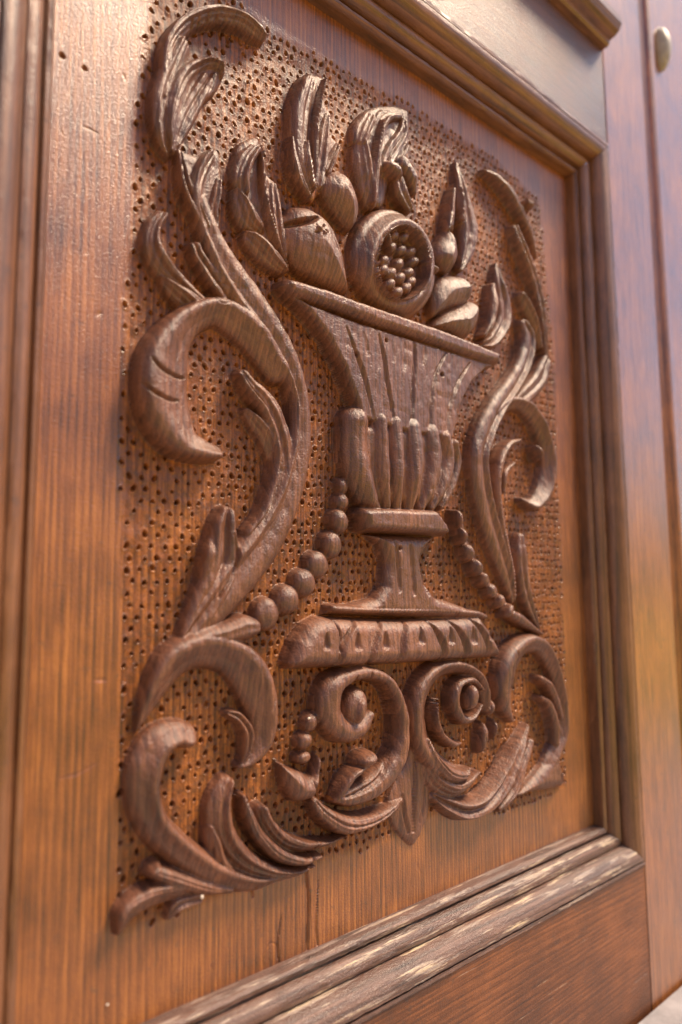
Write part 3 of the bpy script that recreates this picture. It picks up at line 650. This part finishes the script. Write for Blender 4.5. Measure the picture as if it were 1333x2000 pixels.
slab('rail', xo0+.1, xo1-.1, zo1+.2, zo1+118, HS-.3, M_RAIL)['label'] = 'rail above the carved panel'

slab('backing_board', xo0-60, xo1+20, zo0-150, zo1+200, -8, M_MLDZ)  # added unseen board, keeps light out of the mitre gaps
# right stile, with a quirk and bead groove running down it
def extrude_z(name, prof_xy, za, zb, mat, parent, n=2):
    vs = []; m = len(prof_xy)
    for k in range(n):
        z = za+(zb-za)*k/(n-1)
        for x, h in prof_xy: vs.append((x*MM, -h*MM, z*MM))
    f = [(k*m+j, (k+1)*m+j, (k+1)*m+j+1, k*m+j+1) for k in range(n-1) for j in range(m-1)]
    return mesh_obj(name, vs, [q[::-1] for q in f], mat, parent, smooth=False)
XG = float(P(1285, 500, HS)[0])
sp = [(xo1, 4), (xo1, HS-.6), (xo1+.6, HS), (XG-9, HS), (XG-8, HS-.8), (XG-7, HS-3.5), (XG-4, HS-5), (XG, HS-5.6), (XG+4, HS-5.2), (XG+7, HS-3.6), (XG+9, HS-1.2), (XG+11, HS-.2), (XG+14, HS), (XG+17, HS-.6), (XG+19, HS-2.5), (XG+19.5, HS-7), (XG+20.5, HS-9), (XG+20.5, 0)]
extrude_z('stile', sp, zo0-260, zo1+330, M_STILE, door)['label'] = 'right stile with a grooved bead along its edge'
# projecting drip moulding of the next panel up
za, zb = P(1170, 86, HS), P(1200, 58, HS+14)
bx1 = float(P(1168, 86, HS)[0]); bz0 = float(P(1165, 88, HS)[1])
bp = [(bz0, HS-6), (bz0+.6, HS+4), (bz0+2, HS+5.5), (bz0+4, HS+6), (bz0+5, HS+10), (bz0+7, HS+13), (bz0+11, HS+15), (bz0+16, HS+15), (bz0+19, HS+12), (bz0+20, HS-6)]
vs = []; m = len(bp)
for x in (xo0-20, bx1+6): vs += [(x*MM, -h*MM, z*MM) for z, h in bp]
f = [(j, j+1, m+j+1, m+j) for j in range(m-1)]+[tuple(range(m)), tuple(range(2*m-1, m-1, -1))]
mesh_obj('drip_moulding', vs, f, M_MLDX, door)['label'] = 'projecting moulding of the panel above'
slab('panel', xo0+20, bx1-14, bz0+20, bz0+210, 8, M_RAIL)['label'] = 'plain panel above the rail'

# neighbouring post at the far right with an oval knob
post = link(bpy.data.objects.new('door_post', None))
post['label'] = 'upright wooden post right of the grooved stile carrying a small oval knob'; post['category'] = 'post'
pp = [(XG+20.8, -6), (XG+20.8, HS-5), (XG+22, HS-4.2), (XG+140, HS-4.2), (XG+141, HS-5), (XG+141, -6)]
extrude_z('board', pp, zo0-260, zo1+330, M_STILE, post)
def ellipsoid(name, u, v, ru, rv, rh, h, mat, parent, n=20, m=10, ox=0):
    x, z = P(u, v, h); ax, _ = P(u+ru, v, h); _, bz = P(u, v+rv, h); a = abs(ax-x); b = abs(bz-z)
    vs = []; f = []
    for i in range(m+1):
        ph = math.pi/2*i/m
        for k in range(n):
            th = 2*math.pi*k/n; vs.append(((x+a*math.cos(ph)*math.cos(th))*MM, -(h+rh*math.sin(ph))*MM, (z+b*math.cos(ph)*math.sin(th))*MM))
    for i in range(m):
        for k in range(n): f.append((i*n+k, i*n+(k+1) % n, (i+1)*n+(k+1) % n, (i+1)*n+k))
    return mesh_obj(name, vs, f, mat, parent, smooth=True)
ellipsoid('knob', 1289, 98, 7, 40, 9, HS-4.2, M_IRON, post)
# pale flecks sticking to the carving
for u, v, r, h in [(604,1403,3,6.5),(395,1752,3,6.2),(210,1962,2.5,.4)]:
    ellipsoid('fleck', u, v, r, r*(1.4 if u == 395 else .9), .5, h, M_FLECK, door, n=10, m=3)

# ------------------------------------------------------------------ step, paving, ground added for reflections
zs_ = float(P(1300, 1962, HS+4)[1])
def boxmesh(name, x0, x1, y0, y1, z0, z1, mat, bev=6):
    b = bev; vs = []
    for z, s in [(z0, 0), (z1-b, 0), (z1-b*.3, b*.3), (z1, b)]:
        for x, y in [(x0+s, y0+s), (x1-s, y0+s), (x1-s, y1), (x0+s, y1)]: vs.append((x*MM, y*MM, z*MM))
    f = [(0, 3, 2, 1)]
    for r in range(3):
        for k in range(4):
            a = r*4+k; c = r*4+(k+1) % 4; f.append((a, c, c+4, a+4))
    f.append((12, 13, 14, 15)); return mesh_obj(name, vs, f, mat)
st = boxmesh('stone_step', -700, 1500, -330, -HS-2, zs_-160, zs_, M_STONE)
st['label'] = 'pale grey stone step at the foot of the door'; st['category'] = 'step'
zg = (zs_-161)*MM
def sheet(name, x0, x1, y0, y1, z, m):
    o = mesh_obj(name, [(x0, y0, z), (x1, y0, z), (x1, y1, z), (x0, y1, z)], [(0, 1, 2, 3)], m); o['kind'] = 'structure'; return o
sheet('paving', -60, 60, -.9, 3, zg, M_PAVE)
sheet('reflector_strip', -60, 60, -2.3, -.9, zg, M_SUNPATCH)  # added unseen strip, gives the varnish a warm glow to reflect
# earth from the door on; unseen rise added for the varnish to reflect
gv = []; gf = []; ys = [3.2, -2, -3.5, -5, -7, -10, -14, -20, -30, -60, -200]
for y in ys:
    for k in range(25):
        x = -200+400*k/24; t = max(0, -y-4)
        gv.append((x, y, zg-.01+min(t*.42, 9)+(.25*math.sin(x*.37+y)*min(t, 3)/3)))
for a in range(len(ys)-1):
    for k in range(24): gf.append((a*25+k, (a+1)*25+k, (a+1)*25+k+1, a*25+k+1))
mesh_obj('ground', gv, gf, M_FAR)['kind'] = 'structure'
